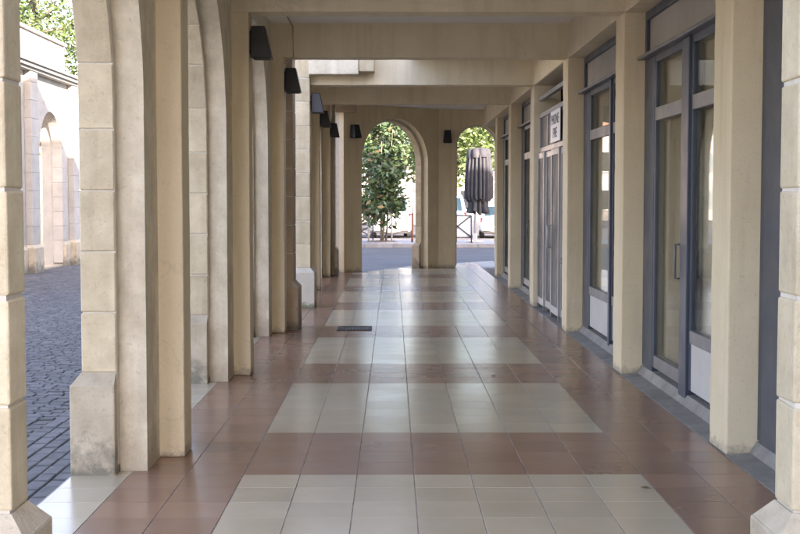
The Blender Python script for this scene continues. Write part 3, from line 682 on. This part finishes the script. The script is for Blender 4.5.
# ================================================================ PARASOL
PX, PY = gp(476.5, 46.4), 46.4
um = thing('parasol', 'closed grey canvas parasol on a pale metal pole by the kerb', 'parasol', (PX, PY, .02))
tube('pole', 'pole', [(-.05, 0, .05), (-.05, 0, 3.3)], .045, um, n=12)
boxes('base', 'pole', [(-.36, .26, -.31, .31, 0, .06), (-.13, .03, -.08, .08, .06, .34)], um, bev=.01)
bmh = bmesh.new(); bm_tube(bmh, [(-.05, -.05, .95), (-.05, -.16, .95), (.0, -.16, .85)], .014, 6); link('crank', fin(bmh, 'crank', True), 'pole', um)
def pleat(z0r, name, nfold, amp, rad, z_list, seed, jag=0.0, mat_='canvas', parent=um):
    rr = np.random.default_rng(seed); NA = nfold * 8; ph = rr.uniform(0, 6.28, nfold); am = rr.uniform(.8, 1.2, nfold)
    bm = bmesh.new(); rings = []
    for zi, (z, rd, k) in enumerate(zip(z_list, rad, amp)):
        ring = []
        for i in range(NA):
            a = 2 * math.pi * i / NA; f = i // 8; fold = abs(math.sin(math.pi * (i % 8) / 8)) ** .7 * am[f]
            r_ = rd * (1 - k) + rd * k * fold * 1.25 + .012 * math.sin(a * 3 + zi * .8)
            zz = z + (jag * (am[f] - .9) * fold if zi == 0 else 0)
            ring.append(bm.verts.new((.07 + r_ * math.cos(a), r_ * math.sin(a) * .9, zz)))
        rings.append(ring)
    for a, b in zip(rings, rings[1:]):
        for i in range(NA): bm.faces.new((a[i], a[(i + 1) % NA], b[(i + 1) % NA], b[i]))
    bm.faces.new(rings[-1]); return link(name, fin(bm, name, True), mat_, parent)
pleat(0, 'canopy', 19, [.30, .30, .28, .26, .24, .22, .2], [.42, .485, .50, .495, .47, .44, .41], [1.50, 1.62, 1.85, 2.25, 2.7, 3.05, 3.2], 3, jag=.30)
pleat(0, 'skirt', 11, [.6, .45, .3], [.42, .36, .36], [1.04, 1.30, 1.62], 5, jag=.75)
cp = pleat(0, 'cap', 8, [.16, .16, .25, .2], [.465, .45, .41, .24], [3.10, 3.2, 3.41, 3.46], 8, jag=.10)
tube('tie', 'canvas', [(.07 + .40 * math.cos(t), .36 * math.sin(t), 1.60) for t in np.linspace(0, 6.283, 25)], .02, um, n=6)

# ================================================================ BARRIERS AND POST
def barrier(x0, x1, y, z0, z1, label, banner):
    t = thing('barrier', label, 'barrier', ((x0 + x1) / 2, y, .02)); w = (x1 - x0) / 2
    bm = bmesh.new(); r = .022
    for a, b in (((-w, z0), (w, z0)), ((-w, z1), (w, z1)), ((-w, 0), (-w, z1)), ((w, 0), (w, z1))): bm_tube(bm, [(a[0], 0, a[1]), (b[0], 0, b[1])], r, 8)
    link('frame', fin(bm, 'frame', True), 'black', t)
    for a, b in (((-w, z0), (w, z1)), ((-w, z1), (w, z0))): tube('brace', 'black', [(a[0], -.012, a[1]), (b[0], -.012, b[1])], .024, t)
    for s in (-1, 1): box('foot', 'black', (s * w - .03, s * w + .03, -.22, .22, 0, .03), t, bev=.004)
    if banner: box('banner', 'banner', (-w + .02, w - .02, .03, .036, z0 + .02, z1 - .02), t, bev=0)
barrier(gp(444, 46.0), gp(471.5, 46.0), 46.0, .20, 1.0, 'metal barrier with black cross brace and white banner beside the parasol', True)
barrier(gp(350, 48.2), gp(373, 48.2), 48.2, .12, .62, 'low open black metal barrier with cross brace beside the magnolia', False)
bo = thing('bollard', 'thin brown metal bollard beside the end arch jamb', 'bollard', (gp(412.3, 46.5), 46.5, .02))
tube('post', 'rust', [(0, 0, 0), (0, 0, 1.02)], .04, bo, n=10); tube('cap', 'rust', [(0, 0, 1.02), (0, 0, 1.05), (0, 0, 1.08)], [.05, .05, .02], bo, n=10)

# ================================================================ CARS (parked nose-in, rear towards the passage)
def car(loc, rz, paint, label, W=1.78, Ln=4.2, H=1.62, name='parked_car'):
    t = thing(name, label, 'car', loc, rz, 'cars parked along the far street')
    hw = W / 2
    # stations along y (0 = rear), each a half section: (halfwidth low, halfwidth waist, z low, z waist)
    st = [(0.00, .80, .86, .38, .92), (.10, .93, .95, .30, .98), (.6, .98, 1.0, .24, 1.0), (1.6, 1.0, 1.0, .22, .98), (2.8, 1.0, .99, .22, .96), (3.5, .98, .95, .24, .86), (4.05, .88, .86, .28, .72), (4.2, .74, .70, .36, .58)]
    bm = bmesh.new(); rings = []
    for (y, a, b, zl, zw) in st:
        y = y * Ln / 4.2; zw = zw * H / 1.62
        zm = (zl + zw) / 2
        half = [(a * hw * .86, zl), (a * hw, zl + .10), (max(a, b) * hw * 1.0, zm), (b * hw * .985, zw - .07), (b * hw * .90, zw)]
        rings.append([bm.verts.new((p[0], y, p[1])) for p in half] + [bm.verts.new((-p[0], y, p[1])) for p in half[::-1]])
    for r0, r1 in zip(rings, rings[1:]):
        for i in range(10): bm.faces.new((r0[i], r0[(i + 1) % 10], r1[(i + 1) % 10], r1[i]))
    bm.faces.new(rings[0]); bm.faces.new(rings[-1][::-1]); bmesh.ops.recalc_face_normals(bm, faces=bm.faces[:])
    bmesh.ops.subdivide_edges(bm, edges=bm.edges[:], cuts=1, use_grid_fill=True, smooth=.4)
    body = link('body', fin(bm, 'body', True), paint, t)
    # cabin
    zw = .97 * H / 1.62; s = Ln / 4.2
    cab = bmesh.new(); prof = [(.12 * s, zw - .03, .90), (.30 * s, H - .16, .80), (.50 * s, H - .02, .74), (1.3 * s, H, .73), (2.2 * s, H - .05, .73), (3.05 * s, zw - .03, .84)]
    rg = []
    for (y, z, b) in prof:
        rg.append([cab.verts.new((b * hw, y, z)), cab.verts.new((-b * hw, y, z))])
    lowr = [[cab.verts.new((.93 * hw, y, zw - .06)), cab.verts.new((-.93 * hw, y, zw - .06))] for y in (.12 * s, 3.05 * s)]
    for a, b in zip(rg, rg[1:]): cab.faces.new((a[0], a[1], b[1], b[0]))
    for sgn in (0, 1):
        cab.faces.new([r_[sgn] for r_ in rg] + [lowr[1][sgn], lowr[0][sgn]])
    cab.faces.new((rg[0][0], rg[0][1], lowr[0][1], lowr[0][0])); cab.faces.new((rg[-1][0], rg[-1][1], lowr[1][1], lowr[1][0]))
    bmesh.ops.recalc_face_normals(cab, faces=cab.faces[:])
    bmesh.ops.bevel(cab, geom=cab.edges[:], offset=.045, segments=2, affect='EDGES', profile=.6)
    link('roof', fin(cab, 'roof', True), paint, t)
    gb_ = bmesh.new()
    def quad(pts): gb_.faces.new([gb_.verts.new(p) for p in pts])
    quad([(.74 * hw, .125 * s, zw + .06), (-.74 * hw, .125 * s, zw + .06), (-.66 * hw, .30 * s, H - .16), (.66 * hw, .30 * s, H - .16)])
    bmesh.ops.solidify(gb_, geom=gb_.faces[:], thickness=.02); link('rear_window', fin(gb_, 'rear_window'), 'carg', t)
    for sg_ in (-1, 1):
        for y0, y1, t0, t1 in ((.55, 1.35, .62, 1.35), (1.43, 2.7, 1.43, 2.2)):
            gb_ = bmesh.new(); quad([(sg_ * hw * .935, y0 * s, zw + .05), (sg_ * hw * .935, y1 * s, zw + .05), (sg_ * hw * .775, t1 * s, H - .12), (sg_ * hw * .775, t0 * s, H - .12)])
            bmesh.ops.solidify(gb_, geom=gb_.faces[:], thickness=.015); link('side_window', fin(gb_, 'side_window'), 'carg', t)
        box('tail_light', 'tail', (min(sg_ * hw * .80, sg_ * hw * .93), max(sg_ * hw * .80, sg_ * hw * .93), .0, .12, zw - .24, zw - .02), t, bev=.015)
        for y in (.78 * s, 3.42 * s):
            bm = bmesh.new(); bmesh.ops.create_cone(bm, cap_ends=True, segments=22, radius1=.32, radius2=.32, depth=.22, matrix=Matrix.Rotation(math.pi / 2, 4, 'Y')); bmesh.ops.bevel(bm, geom=[e for e in bm.edges if len(e.link_faces) == 2 and e.calc_face_angle() > 1], offset=.03, segments=2, affect='EDGES')
            wh = link('wheel', fin(bm, 'wheel'), 'tyre', t, loc=(sg_ * (hw - .12), y, .32))
            bm = bmesh.new(); bmesh.ops.create_cone(bm, cap_ends=True, segments=18, radius1=.2, radius2=.17, depth=.04, matrix=Matrix.Rotation(sg_ * math.pi / 2, 4, 'Y')); link('rim', fin(bm, 'rim'), 'rim', wh, loc=(sg_ * .115, 0, 0))
    box('bumper', 'tyre' if paint == 'carb' else paint, (-hw * .86, hw * .86, -.05, .12, .34, .55), t, bev=.04, seg=2)
    box('underside', 'tyre', (-hw * .8, hw * .8, .03, Ln - .4, .2, .36), t, bev=.02)
    box('number_plate', 'plate', (-.26, .26, -.062, -.03, .40, .51), t, bev=.004)
    return t
car((gp(392, 55), 55.0, -.1), R(2), 'carw', 'white hatchback with blue tinted rear window parked behind the magnolia', H=1.85)
car((gp(447.5, 55), 55.2, -.1), R(-1), 'carb', 'pale blue hatchback parked behind the barrier with the banner', H=1.92)
car((gp(499, 55), 54.6, -.1), R(-4), 'carw', 'white hatchback parked behind the closed parasol', H=1.55)

# ================================================================ FAR HOUSES
def house(loc, W, D_, H, label, wallm='house'):
    t = thing('house', label, 'house', loc, 0, 'houses across the far street')
    wl = box('wall', wallm, (-W / 2, W / 2, 0, D_, 0, H), t, bev=.02)
    link('roof', prism([(-W / 2 - .4, H), (W / 2 + .4, H), (W / 2 - 1.5, H + 1.7), (-W / 2 + 1.5, H + 1.7)], -.4, D_ + .4, 'roof'), 'roof', t)
    n = int(W // 2.6)
    for fl_ in range(int(H // 3)):
        for i in range(n):
            x = -W / 2 + (i + .5) * W / n; z = .9 + fl_ * 3
            wn = boxes('window', 'wall', [(x - .62, x - .52, -.06, .02, z, z + 1.5), (x + .52, x + .62, -.06, .02, z, z + 1.5), (x - .62, x + .62, -.06, .02, z + 1.5, z + 1.62), (x - .7, x + .7, -.12, .02, z - .1, z)], t)
            box('pane', 'winpane', (x - .52, x + .52, -.012, .01, z, z + 1.5), wn, bev=0)
            for s in (-1, 1): box('shutter', 'shutter', (min(x + s * .64, x + s * 1.15), max(x + s * .64, x + s * 1.15), -.07, -.015, z, z + 1.5), wn, bev=.005)
house((-9.5, 100, -.1), 14, 9, 7, 'cream house with red tiled roof behind the magnolia')
house((6.0, 104, -.1), 15, 9, 9.5, 'taller pale house with shutters behind the parked cars', 'wall')
house((21.5, 101, -.1), 14, 9, 6.5, 'low cream house behind the street trees at the far corner')
house((-25, 102, -.1), 15, 9, 9, 'cream three storey house beyond the courtyard trees')
